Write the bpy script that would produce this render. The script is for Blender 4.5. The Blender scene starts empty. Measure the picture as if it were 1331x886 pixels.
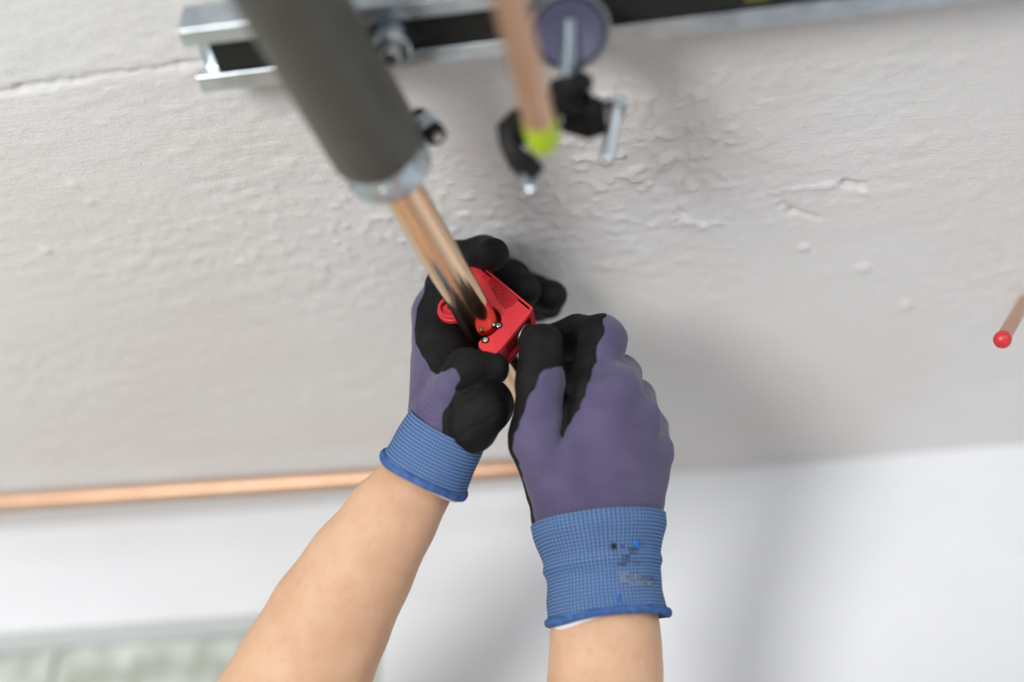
import bpy, math, random
import numpy as np
from mathutils import Vector, Matrix

random.seed(7)
rng = np.random.default_rng(7)
SC = bpy.context.scene
COL = SC.collection

# ------------------------------------------------------------------ camera
CAM = np.array([0.0, 0.0, 1.72])
PITCH, YAW = math.radians(40.0), math.radians(8.5)
FPX, CX, CY = 1800.0, 665.5, 443.0
_right = np.array([math.cos(YAW), math.sin(YAW), 0.0])
_hf = np.array([-math.sin(YAW), math.cos(YAW), 0.0])
_fwd = math.cos(PITCH) * _hf + math.sin(PITCH) * np.array([0, 0, 1.0])
_up = -math.sin(PITCH) * _hf + math.cos(PITCH) * np.array([0, 0, 1.0])
ROT = np.array([_right, _up, _fwd]).T

cam_data = bpy.data.cameras.new('camera')
cam = bpy.data.objects.new('camera', cam_data)
COL.objects.link(cam)
cam.location = CAM
cam.rotation_euler = (math.radians(130.0), 0.0, YAW)
cam_data.sensor_width = 36.0
cam_data.lens = 36.0 * FPX / 1331.0
cam_data.clip_start = 0.02
cam_data.dof.use_dof = True
cam_data.dof.focus_distance = 0.812
cam_data.dof.aperture_fstop = 1.35
SC.camera = cam

# ------------------------------------------------------------------ light
world = bpy.data.worlds.new('world')
SC.world = world
world.use_nodes = True
bg = world.node_tree.nodes['Background']
bg.inputs[0].default_value = (0.93, 0.96, 1.0, 1)
bg.inputs[1].default_value = 1.0


def area(name, loc, target, size, power, color=(1, 1, 1)):
    l = bpy.data.lights.new(name, 'AREA')
    l.shape = 'DISK'
    l.size = size
    l.energy = power
    l.color = color
    o = bpy.data.objects.new(name, l)
    COL.objects.link(o)
    o.location = loc
    d = Vector(target) - Vector(loc)
    o.rotation_euler = d.to_track_quat('-Z', 'Y').to_euler()
    return o


area('work_lamp', (-0.95, -1.0, 1.15), (-0.1, 0.75, 2.15), 0.72, 24.0, (1.0, 0.985, 0.96))
area('room_lamp', (1.7, -1.6, 1.9), (0.0, 0.8, 2.1), 1.0, 10.0, (0.94, 0.97, 1.0))

SC.view_settings.view_transform = 'Standard'
SC.view_settings.look = 'None'
SC.view_settings.gamma = 1.0
SC.view_settings.use_curve_mapping = False
SC.view_settings.exposure = 0.47


# ------------------------------------------------------------------ helpers
def cpt(px, py, z):
    """camera-axes point (right, up, forward)"""
    return np.array([(px - CX) / FPX * z, (CY - py) / FPX * z, z])


def to_world(c):
    return np.asarray(c) @ ROT.T + CAM


def P(px, py, z):
    return to_world(cpt(px, py, z))


def ray(px, py):
    return ROT @ np.array([(px - CX) / FPX, (CY - py) / FPX, 1.0])


def on_y(px, py, Y):
    r = ray(px, py)
    return r * Y / r[1] + CAM


def on_z(px, py, Z):
    r = ray(px, py)
    return r * (Z - CAM[2]) / r[2] + CAM


def lin(r, g, b):
    f = lambda v: (v / 255.0 / 12.92) if v / 255.0 <= 0.04045 else ((v / 255.0 + 0.055) / 1.055) ** 2.4
    return (f(r), f(g), f(b), 1.0)


class NT:
    def __init__(self, m):
        self.t = m.node_tree
        self.n = self.t.nodes
        self.bsdf = self.n['Principled BSDF']

    def add(self, kind, **kw):
        n = self.n.new(kind)
        for k, v in kw.items():
            if hasattr(n, k):
                setattr(n, k, v)
            else:
                n.inputs[k].default_value = v
        return n

    def link(self, a, b):
        self.t.links.new(a, b)


def mat(name, color, rough=0.5, metal=0.0, bump=None, mottled=None, spec=0.5, coat=0.0):
    """bump: list of (scale, strength, distance); mottled: (scale, colour2, low, high)"""
    m = bpy.data.materials.new(name)
    m.use_nodes = True
    nt = NT(m)
    b = nt.bsdf
    b.inputs['Base Color'].default_value = color
    b.inputs['Roughness'].default_value = rough
    b.inputs['Metallic'].default_value = metal
    b.inputs['Specular IOR Level'].default_value = spec
    b.inputs['Coat Weight'].default_value = coat
    co = nt.add('ShaderNodeTexCoord')
    if mottled:
        sc, c2, lo, hi = mottled
        no = nt.add('ShaderNodeTexNoise')
        no.inputs['Scale'].default_value = sc
        no.inputs['Detail'].default_value = 5
        nt.link(co.outputs['Object'], no.inputs['Vector'])
        r = nt.add('ShaderNodeValToRGB')
        r.color_ramp.elements[0].position = lo
        r.color_ramp.elements[1].position = hi
        r.color_ramp.elements[0].color = color
        r.color_ramp.elements[1].color = c2
        nt.link(no.outputs['Fac'], r.inputs['Fac'])
        nt.link(r.outputs['Color'], b.inputs['Base Color'])
    prev = None
    for (sc, st, di) in (bump or []):
        no = nt.add('ShaderNodeTexNoise')
        no.inputs['Scale'].default_value = sc
        no.inputs['Detail'].default_value = 4
        nt.link(co.outputs['Object'], no.inputs['Vector'])
        bp = nt.add('ShaderNodeBump')
        bp.inputs['Strength'].default_value = st
        bp.inputs['Distance'].default_value = di
        nt.link(no.outputs['Fac'], bp.inputs['Height'])
        if prev:
            nt.link(prev.outputs['Normal'], bp.inputs['Normal'])
        prev = bp
    if prev:
        nt.link(prev.outputs['Normal'], b.inputs['Normal'])
    return m


class MB:
    """collects shapes and links them as one mesh object"""

    def __init__(self):
        self.v, self.f, self.n = [], [], 0
        self.uv = None

    def add(self, v, f):
        v = np.asarray(v, float).reshape(-1, 3)
        self.v.append(v)
        o = self.n
        self.f += [tuple(i + o for i in q) for q in f]
        self.n += len(v)

    def build(self, name, material, parent=None, smooth=True, loc=None, bevel=0.0, flat_angle=None):
        v = np.concatenate(self.v)
        origin = np.array(loc if loc is not None else (0, 0, 0), float)
        me = bpy.data.meshes.new(name)
        me.from_pydata((v - origin).tolist(), [], self.f)
        me.materials.append(material)
        o = bpy.data.objects.new(name, me)
        COL.objects.link(o)
        o.location = origin
        if parent is not None:
            o.parent = parent
            o.matrix_parent_inverse = Matrix.Translation(-Vector(parent_world(parent)))
        if smooth:
            me.shade_smooth()
            if flat_angle:
                me.set_sharp_from_angle(angle=math.radians(flat_angle))
        if bevel:
            b = o.modifiers.new('bevel', 'BEVEL')
            b.width = bevel
            b.segments = 3
            b.limit_method = 'ANGLE'
            b.angle_limit = math.radians(40)
        return o


WORLD_LOC = {}


def parent_world(p):
    loc = np.array(p.location)
    if p.parent is not None:
        # every object keeps world-aligned axes; children locations are already in world terms
        pass
    return tuple(loc)


def frame(axis):
    a = np.asarray(axis, float)
    a = a / np.linalg.norm(a)
    h = np.array([0, 0, 1.0]) if abs(a[2]) < 0.9 else np.array([1.0, 0, 0])
    u = np.cross(h, a)
    u /= np.linalg.norm(u)
    return a, u, np.cross(a, u)


def lathe(mb, A, axis, prof, seg=48, a0=0.0, a1=2 * math.pi, closed=True):
    """revolve prof [(s along axis, radius)] about the line A + s*axis"""
    a, u, w = frame(axis)
    A = np.asarray(A, float)
    full = abs(a1 - a0 - 2 * math.pi) < 1e-6
    ns = seg if full else seg + 1
    th = a0 + (a1 - a0) * np.arange(ns) / seg
    V = []
    for s, r in prof:
        V.append(A + a * s + r * (np.cos(th)[:, None] * u + np.sin(th)[:, None] * w))
    V = np.concatenate(V)
    F = []
    m = len(prof)
    for i in range(m if closed else m - 1):
        i2 = (i + 1) % m
        for k in range(seg):
            k2 = (k + 1) % ns
            F.append((i * ns + k, i2 * ns + k, i2 * ns + k2, i * ns + k2))
    if not full and closed:
        F.append(tuple(i * ns for i in range(m)))
        F.append(tuple(i * ns + ns - 1 for i in reversed(range(m))))
    mb.add(V, F)


def cyl(mb, A, B, r, seg=24, r2=None, cham=0.0):
    A, B = np.asarray(A, float), np.asarray(B, float)
    L = np.linalg.norm(B - A)
    r2 = r if r2 is None else r2
    lathe(mb, A, B - A, [(0, 1e-5), (0, r - cham), (cham, r), (L - cham, r2), (L, r2 - cham), (L, 1e-5)], seg, closed=False)


def pipe(mb, A, B, r, ri, seg=48):
    A, B = np.asarray(A, float), np.asarray(B, float)
    L = np.linalg.norm(B - A)
    c = (r - ri) * 0.3
    lathe(mb, A, B - A, [(0, ri + c), (0, r - c), (c, r), (L - c, r), (L, r - c), (L, ri + c), (L - c, ri), (c, ri)], seg)


def box(mb, lo, hi):
    x0, y0, z0 = lo
    x1, y1, z1 = hi
    mb.add([(x0, y0, z0), (x1, y0, z0), (x1, y1, z0), (x0, y1, z0), (x0, y0, z1), (x1, y0, z1), (x1, y1, z1), (x0, y1, z1)],
           [(3, 2, 1, 0), (4, 5, 6, 7), (0, 1, 5, 4), (1, 2, 6, 5), (2, 3, 7, 6), (3, 0, 4, 7)])


def obox(mb, c, ax, half):
    """oriented box: centre, 3 axes, half sizes"""
    c = np.asarray(c, float)
    ax = [np.asarray(a, float) / np.linalg.norm(a) for a in ax]
    V = [c + sx * half[0] * ax[0] + sy * half[1] * ax[1] + sz * half[2] * ax[2]
         for sz in (-1, 1) for (sx, sy) in ((-1, -1), (1, -1), (1, 1), (-1, 1))]
    mb.add(V, [(3, 2, 1, 0), (4, 5, 6, 7), (0, 1, 5, 4), (1, 2, 6, 5), (2, 3, 7, 6), (3, 0, 4, 7)])


def prism(mb, pts, d):
    """extrude a planar polygon (list of 3D points) by vector d"""
    p = np.asarray(pts, float)
    n = len(p)
    V = np.concatenate([p, p + np.asarray(d)])
    F = [tuple(range(n)), tuple(range(2 * n - 1, n - 1, -1))]
    F += [((i + 1) % n, i, n + i, n + (i + 1) % n) for i in range(n)]
    mb.add(V, F)


def tag(o, label=None, cat=None, group=None, kind=None):
    if label:
        o['label'] = label
    if cat:
        o['category'] = cat
    if group:
        o['group'] = group
    if kind:
        o['kind'] = kind
    return o


def thing(name, label, cat, loc, group=None):
    o = bpy.data.objects.new(name, None)
    o.empty_display_size = 0.02
    COL.objects.link(o)
    o.location = loc
    return tag(o, label, cat, group)


def struct(o):
    o['kind'] = 'structure'
    return o


def vnoise2(x, y, seed):
    """smooth value noise on arrays"""
    r = np.random.default_rng(seed)
    T = r.random((128, 128))
    xi, yi = np.floor(x).astype(int), np.floor(y).astype(int)
    fx, fy = x - xi, y - yi
    fx, fy = fx * fx * (3 - 2 * fx), fy * fy * (3 - 2 * fy)
    g = lambda a, b: T[a % 128, b % 128]
    return (g(xi, yi) * (1 - fx) + g(xi + 1, yi) * fx) * (1 - fy) + (g(xi, yi + 1) * (1 - fx) + g(xi + 1, yi + 1) * fx) * fy - 0.5


# ---- signed distance fields: one smooth continuous surface out of many tapered bones
class Field:
    def __init__(self, lo, hi, h):
        self.lo, self.h = np.array(lo, float), h
        self.shape = tuple(int(math.ceil((b - a) / h)) + 1 for a, b in zip(lo, hi))
        self.d = np.full(self.shape, 0.05, np.float32)
        self.mw = np.zeros(self.shape, np.float32)
        self.mv = np.zeros(self.shape, np.float32)

    def _slice(self, lo, hi):
        a = np.maximum(np.floor((lo - self.lo) / self.h).astype(int), 0)
        b = np.minimum(np.ceil((hi - self.lo) / self.h).astype(int) + 1, self.shape)
        if np.any(b <= a):
            return None, None
        ax = [(self.lo[i] + self.h * np.arange(a[i], b[i])).astype(np.float32) for i in range(3)]
        g = np.meshgrid(*ax, indexing='ij', sparse=True)
        return tuple(slice(a[i], b[i]) for i in range(3)), g

    def cone(self, a, b, ra, rb, k=0.003, flat=None, mask=None, group=None):
        """tapered capsule; flat=(axis, factor) squeezes it along an axis; mask(g, t, axis point) -> coat value"""
        a, b = np.asarray(a, float), np.asarray(b, float)
        R = max(ra, rb) + 0.02
        s, g = self._slice(np.minimum(a, b) - R, np.maximum(a, b) + R)
        if s is None:
            return
        ab = b - a
        L2 = max(float(ab @ ab), 1e-12)
        px = [g[i] - a[i] for i in range(3)]
        t = np.clip((px[0] * ab[0] + px[1] * ab[1] + px[2] * ab[2]) / L2, 0, 1)
        q = [px[i] - t * ab[i] for i in range(3)]
        dist2 = q[0] ** 2 + q[1] ** 2 + q[2] ** 2
        if flat is not None:
            n, fct = np.asarray(flat[0], float), flat[1]
            dn = q[0] * n[0] + q[1] * n[1] + q[2] * n[2]
            dist2 = dist2 + (fct * fct - 1) * dn * dn
        rr = ra + (rb - ra) * t
        dd = (np.sqrt(dist2) - rr).astype(np.float32)
        cur = self.d[s] if group is None else group[s]
        hh = np.maximum(k - np.abs(cur - dd), 0) / k
        res = np.minimum(cur, dd) - hh * hh * k * 0.25
        if group is None:
            self.d[s] = res
        else:
            group[s] = res
        if mask is not None:
            w = np.exp(-np.maximum(dd, -0.004) / 0.0022)
            self.mw[s] += w
            self.mv[s] += w * (q[0] * mask[0][0] + q[1] * mask[0][1] + q[2] * mask[0][2] + mask[1] + mask[2] * t)

    def grid(self):
        ax = [self.lo[i] + self.h * np.arange(self.shape[i]) for i in range(3)]
        return np.meshgrid(*ax, indexing='ij', sparse=True)


def nets(d, lo, h):
    """naive surface nets"""
    ins = d < 0
    c = [ins[i:ins.shape[0] - 1 + i, j:ins.shape[1] - 1 + j, k:ins.shape[2] - 1 + k] for i in (0, 1) for j in (0, 1) for k in (0, 1)]
    tot = sum(x.astype(np.int8) for x in c)
    act = (tot > 0) & (tot < 8)
    I, J, K = np.nonzero(act)
    idx = np.full(act.shape, -1, np.int64)
    idx[I, J, K] = np.arange(len(I))
    base = np.stack([I, J, K], 1).astype(float)
    acc = np.zeros((len(I), 3))
    cnt = np.zeros(len(I))
    corners = [(i, j, k) for i in (0, 1) for j in (0, 1) for k in (0, 1)]
    val = {q: d[I + q[0], J + q[1], K + q[2]].astype(float) for q in corners}
    for q in corners:
        for ax in range(3):
            if q[ax] == 0:
                p = list(q)
                p[ax] = 1
                p = tuple(p)
                v0, v1 = val[q], val[p]
                m = (v0 < 0) != (v1 < 0)
                t = np.where(m, v0 / np.where(m, v0 - v1, 1), 0)
                pt = np.tile(np.array(q, float), (len(I), 1))
                pt[:, ax] += t
                acc[m] += pt[m]
                cnt[m] += 1
    V = (base + acc / cnt[:, None]) * h + np.asarray(lo)
    quads = []
    for ax in range(3):
        b, c2 = (ax + 1) % 3, (ax + 2) % 3
        s0 = [slice(1, -1)] * 3
        s1 = [slice(1, -1)] * 3
        s0[ax] = slice(0, -1)
        s1[ax] = slice(1, None)
        A, B = ins[tuple(s0)], ins[tuple(s1)]
        E = np.stack(np.nonzero(A != B), 1)
        flip = A[E[:, 0], E[:, 1], E[:, 2]]
        off = np.ones(3, int)
        off[ax] = 0
        E = E + off
        eb, ec = np.zeros(3, int), np.zeros(3, int)
        eb[b] = 1
        ec[c2] = 1
        g = lambda e: idx[e[:, 0], e[:, 1], e[:, 2]]
        q = np.stack([g(E - eb - ec), g(E - ec), g(E), g(E - eb)], 1)
        q[~flip] = q[~flip][:, ::-1]
        quads.append(q)
    Q = np.concatenate(quads)
    Q = Q[(Q >= 0).all(1)]
    return V, Q


def relax(V, Q, n, keep=0.5):
    for _ in range(n):
        acc = np.zeros_like(V)
        cnt = np.zeros(len(V))
        for i in range(4):
            a, b = Q[:, i], Q[:, (i + 1) % 4]
            np.add.at(acc, a, V[b])
            np.add.at(cnt, a, 1)
        V = V * keep + (1 - keep) * acc / np.maximum(cnt, 1)[:, None]
    return V


def mesh_np(name, V, Q, material, parent=None, origin=(0, 0, 0)):
    me = bpy.data.meshes.new(name)
    me.vertices.add(len(V))
    me.vertices.foreach_set('co', (V - np.asarray(origin)).astype(np.float32).ravel())
    me.loops.add(Q.size)
    me.loops.foreach_set('vertex_index', Q.astype(np.int32).ravel())
    me.polygons.add(len(Q))
    me.polygons.foreach_set('loop_start', (np.arange(len(Q)) * Q.shape[1]).astype(np.int32))
    me.update(calc_edges=True)
    me.validate()
    me.shade_smooth()
    me.materials.append(material)
    o = bpy.data.objects.new(name, me)
    COL.objects.link(o)
    o.location = origin
    if parent is not None:
        o.parent = parent
        o.matrix_parent_inverse = Matrix.Translation(-Vector(parent_world(parent)))
    return o


# ------------------------------------------------------------------ materials
M_CEIL = mat('plaster_ceiling', lin(221, 221, 221), 0.85, bump=[(700, 0.45, 0.0008), (260, 0.3, 0.001)],
             mottled=(3.5, lin(216, 211, 207), 0.35, 0.65), spec=0.25)
def brush_relief(m):
    nt = NT(m)
    mp = nt.add('ShaderNodeMapping')
    mp.inputs['Scale'].default_value = (1.0, 5.5, 1.0)
    mp.inputs['Rotation'].default_value = (0, 0, 0.14)
    co = nt.add('ShaderNodeTexCoord')
    nt.link(co.outputs['Object'], mp.inputs['Vector'])
    no = nt.add('ShaderNodeTexNoise')
    no.inputs['Scale'].default_value = 85
    no.inputs['Detail'].default_value = 6
    no.inputs['Roughness'].default_value = 0.65
    nt.link(mp.outputs['Vector'], no.inputs['Vector'])
    bp = nt.add('ShaderNodeBump')
    bp.inputs['Strength'].default_value = 0.42
    bp.inputs['Distance'].default_value = 0.0012
    nt.link(no.outputs['Fac'], bp.inputs['Height'])
    last = nt.bsdf.inputs['Normal'].links[0].from_socket
    nt.link(last, bp.inputs['Normal'])
    nt.link(bp.outputs['Normal'], nt.bsdf.inputs['Normal'])


brush_relief(M_CEIL)
M_WALL = mat('painted_wall', lin(224, 226, 229), 0.8, bump=[(120, 0.15, 0.001)], mottled=(6, lin(218, 220, 224), 0.4, 0.7), spec=0.25)
M_FLOOR = mat('concrete_floor', lin(165, 163, 160), 0.8, bump=[(40, 0.2, 0.003)], mottled=(3, lin(145, 143, 140), 0.4, 0.7))
M_GREENW = mat('rough_block', lin(196, 202, 193), 0.9, bump=[(70, 0.5, 0.004)], mottled=(30, lin(160, 167, 156), 0.4, 0.62))
M_COPPER = mat('copper', (0.80, 0.55, 0.37, 1), 0.15, 1.0, bump=[(300, 0.03, 0.0004)], mottled=(30, (0.76, 0.51, 0.33, 1), 0.4, 0.7))
M_COPPER_OLD = mat('dull_copper', (0.66, 0.43, 0.30, 1), 0.48, 1.0, mottled=(25, (0.60, 0.38, 0.26, 1), 0.4, 0.7))
M_FOAM = mat('grey_foam', lin(74, 73, 66), 0.46, bump=[(500, 0.15, 0.0005)], mottled=(60, lin(69, 68, 62), 0.4, 0.6), spec=0.6)
M_ZINC = mat('zinc', (0.62, 0.68, 0.72, 1), 0.32, 1.0, bump=[(200, 0.05, 0.0006)], mottled=(50, (0.46, 0.52, 0.57, 1), 0.4, 0.65))
M_RUBBER = mat('black_rubber', lin(12, 12, 13), 0.6, bump=[(400, 0.1, 0.0005)], spec=0.3)
M_SLOT_SHADE = mat('slot_shade_black', lin(24, 24, 22), 0.8, bump=[(300, 0.1, 0.001)])  # near-black colour standing in for shade inside the rail's slot
M_LIME = mat('lime_plastic', lin(178, 206, 30), 0.45, bump=[(200, 0.05, 0.0005)])
M_RED = mat('red_plastic', lin(206, 52, 60), 0.38, bump=[(700, 0.06, 0.0004)], mottled=(80, lin(198, 46, 54), 0.4, 0.7), spec=0.5)
M_RED2 = mat('dark_red_plastic', lin(168, 24, 34), 0.42, bump=[(700, 0.06, 0.0004)])
M_STEEL = mat('steel', (0.6, 0.58, 0.57, 1), 0.3, 1.0, bump=[(900, 0.05, 0.0003)])
M_INK = mat('grey_ink', lin(58, 62, 74), 0.8, bump=[(2000, 0.1, 0.0002)])
M_INK_PALE = mat('pale_ink', lin(112, 120, 130), 0.8, bump=[(2000, 0.1, 0.0002)])
M_INK_DARK = mat('black_ink', lin(24, 20, 34), 0.8, bump=[(2000, 0.1, 0.0002)])
M_YARN = mat('bright_blue_yarn', lin(40, 120, 215), 0.8, bump=[(2000, 0.2, 0.0003)])
M_LINER = mat('white_liner', lin(228, 228, 236), 0.9, bump=[(1500, 0.3, 0.0004)])
M_SHIRT = mat('grey_shirt', lin(70, 76, 88), 0.9, bump=[(600, 0.2, 0.0005)])
M_ARMHAIR = mat('fair_hair', lin(150, 108, 74), 0.6, bump=[(300, 0.2, 0.0005)])
M_HAIR = mat('brown_hair', lin(58, 42, 32), 0.7, bump=[(300, 0.5, 0.002)])


def skin_material():
    m = mat('skin', lin(206, 168, 138), 0.55, bump=[(420, 0.25, 0.0006), (1500, 0.15, 0.0003)],
            mottled=(45, lin(194, 152, 122), 0.35, 0.75), spec=0.35)
    b = m.node_tree.nodes['Principled BSDF']
    b.inputs['Subsurface Weight'].default_value = 0.15
    b.inputs['Subsurface Radius'].default_value = (0.008, 0.003, 0.0015)
    b.inputs['Subsurface Scale'].default_value = 0.6
    return m


M_SKIN = skin_material()


def fabric(name, c1, c2, ang, rib=1500.0, rough=0.9, strength=0.35):
    """fine knit: two crossing rib waves aligned with the hand, soft mottling"""
    m = mat(name, c1, rough, spec=0.2)
    nt = NT(m)
    co = nt.add('ShaderNodeTexCoord')
    mp = nt.add('ShaderNodeMapping')
    mp.inputs['Rotation'].default_value = ang
    nt.link(co.outputs['Object'], mp.inputs['Vector'])
    w1 = nt.add('ShaderNodeTexWave', bands_direction='X')
    w1.inputs['Scale'].default_value = rib / 20.0 * 2.2
    w1.inputs['Distortion'].default_value = 0.6
    w1.inputs['Detail'].default_value = 1
    w2 = nt.add('ShaderNodeTexWave', bands_direction='Y')
    w2.inputs['Scale'].default_value = rib / 20.0 * 3.0
    w2.inputs['Distortion'].default_value = 0.6
    for w in (w1, w2):
        nt.link(mp.outputs['Vector'], w.inputs['Vector'])
    mul = nt.add('ShaderNodeMath', operation='MULTIPLY')
    nt.link(w1.outputs['Fac'], mul.inputs[0])
    nt.link(w2.outputs['Fac'], mul.inputs[1])
    no = nt.add('ShaderNodeTexNoise')
    no.inputs['Scale'].default_value = 38
    no.inputs['Detail'].default_value = 6
    nt.link(co.outputs['Object'], no.inputs['Vector'])
    r = nt.add('ShaderNodeValToRGB')
    r.color_ramp.elements[0].position = 0.36
    r.color_ramp.elements[1].position = 0.7
    r.color_ramp.elements[0].color = c1
    r.color_ramp.elements[1].color = c2
    nt.link(no.outputs['Fac'], r.inputs['Fac'])
    mx = nt.add('ShaderNodeMixRGB', blend_type='MULTIPLY')
    mx.inputs['Fac'].default_value = 0.35
    nt.link(r.outputs['Color'], mx.inputs['Color1'])
    rr = nt.add('ShaderNodeValToRGB')
    rr.color_ramp.elements[0].color = (0.6, 0.6, 0.6, 1)
    rr.color_ramp.elements[1].position = 0.5
    nt.link(mul.outputs[0], rr.inputs['Fac'])
    nt.link(rr.outputs['Color'], mx.inputs['Color2'])
    nt.link(mx.outputs['Color'], nt.bsdf.inputs['Base Color'])
    bp = nt.add('ShaderNodeBump')
    bp.inputs['Strength'].default_value = strength
    bp.inputs['Distance'].default_value = 0.0004
    nt.link(mul.outputs[0], bp.inputs['Height'])
    nt.link(bp.outputs['Normal'], nt.bsdf.inputs['Normal'])
    nt.bsdf.inputs['Sheen Weight'].default_value = 0.25
    nt.bsdf.inputs['Sheen Roughness'].default_value = 0.5
    return m


KNIT_ANGLE = (-(math.pi / 2 + PITCH), 0.0, -YAW)
M_PURPLE = fabric('purple_knit', lin(81, 74, 104), lin(95, 88, 118), (0, 0, 0))
M_COAT = mat('black_latex', lin(13, 13, 14), 0.72, bump=[(1400, 0.35, 0.0004), (260, 0.35, 0.0010)],
             mottled=(70, lin(24, 24, 26), 0.42, 0.7), spec=0.22)


def cuff_material():
    """blue rib knit with rows of pale dashes, laid out on the cuff's own UVs (u around, v along)"""
    m = mat('blue_rib_knit', lin(62, 94, 146), 0.9, spec=0.15)
    nt = NT(m)
    uv = nt.add('ShaderNodeUVMap')
    sep = nt.add('ShaderNodeSeparateXYZ')
    nt.link(uv.outputs['UV'], sep.inputs[0])

    def saw(sock, freq):
        a = nt.add('ShaderNodeMath', operation='MULTIPLY')
        a.inputs[1].default_value = freq * 2 * math.pi
        nt.link(sock, a.inputs[0])
        s = nt.add('ShaderNodeMath', operation='SINE')
        nt.link(a.outputs[0], s.inputs[0])
        b = nt.add('ShaderNodeMath', operation='MULTIPLY_ADD')
        b.inputs[1].default_value = 0.5
        b.inputs[2].default_value = 0.5
        nt.link(s.outputs[0], b.inputs[0])
        return b.outputs[0]
    su, sv = saw(sep.outputs['X'], 92), saw(sep.outputs['Y'], 30)
    mul = nt.add('ShaderNodeMath', operation='MULTIPLY')
    nt.link(su, mul.inputs[0])
    nt.link(sv, mul.inputs[1])
    no = nt.add('ShaderNodeTexNoise')
    no.inputs['Scale'].default_value = 9
    nt.link(uv.outputs['UV'], no.inputs['Vector'])
    r = nt.add('ShaderNodeValToRGB')
    r.color_ramp.elements[0].position = 0.22
    r.color_ramp.elements[1].position = 0.62
    r.color_ramp.elements[0].color = lin(54, 78, 122)
    r.color_ramp.elements[1].color = lin(136, 168, 206)
    nt.link(mul.outputs[0], r.inputs['Fac'])
    mx = nt.add('ShaderNodeMixRGB', blend_type='MIX')
    nt.link(r.outputs['Color'], mx.inputs['Color1'])
    mx.inputs['Color2'].default_value = lin(70, 104, 152)
    rr = nt.add('ShaderNodeValToRGB')
    rr.color_ramp.elements[0].position = 0.4
    rr.color_ramp.elements[1].position = 0.7
    rr.color_ramp.elements[0].color = (0.05, 0.05, 0.05, 1)
    rr.color_ramp.elements[1].color = (0.28, 0.28, 0.28, 1)
    nt.link(no.outputs['Fac'], rr.inputs['Fac'])
    nt.link(rr.outputs['Color'], mx.inputs['Fac'])
    nt.link(mx.outputs['Color'], nt.bsdf.inputs['Base Color'])
    bp = nt.add('ShaderNodeBump')
    bp.inputs['Strength'].default_value = 0.6
    bp.inputs['Distance'].default_value = 0.0006
    nt.link(mul.outputs[0], bp.inputs['Height'])
    nt.link(bp.outputs['Normal'], nt.bsdf.inputs['Normal'])
    return m


M_CUFF = cuff_material()
M_HEM = mat('blue_hem', lin(60, 88, 138), 0.9, bump=[(1500, 0.4, 0.0004)], mottled=(300, lin(76, 108, 160), 0.45, 0.65), spec=0.15)

# ------------------------------------------------------------------ the room
CEIL = CAM[2] + 0.61
YW = 0.896            # back wall plane


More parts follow.
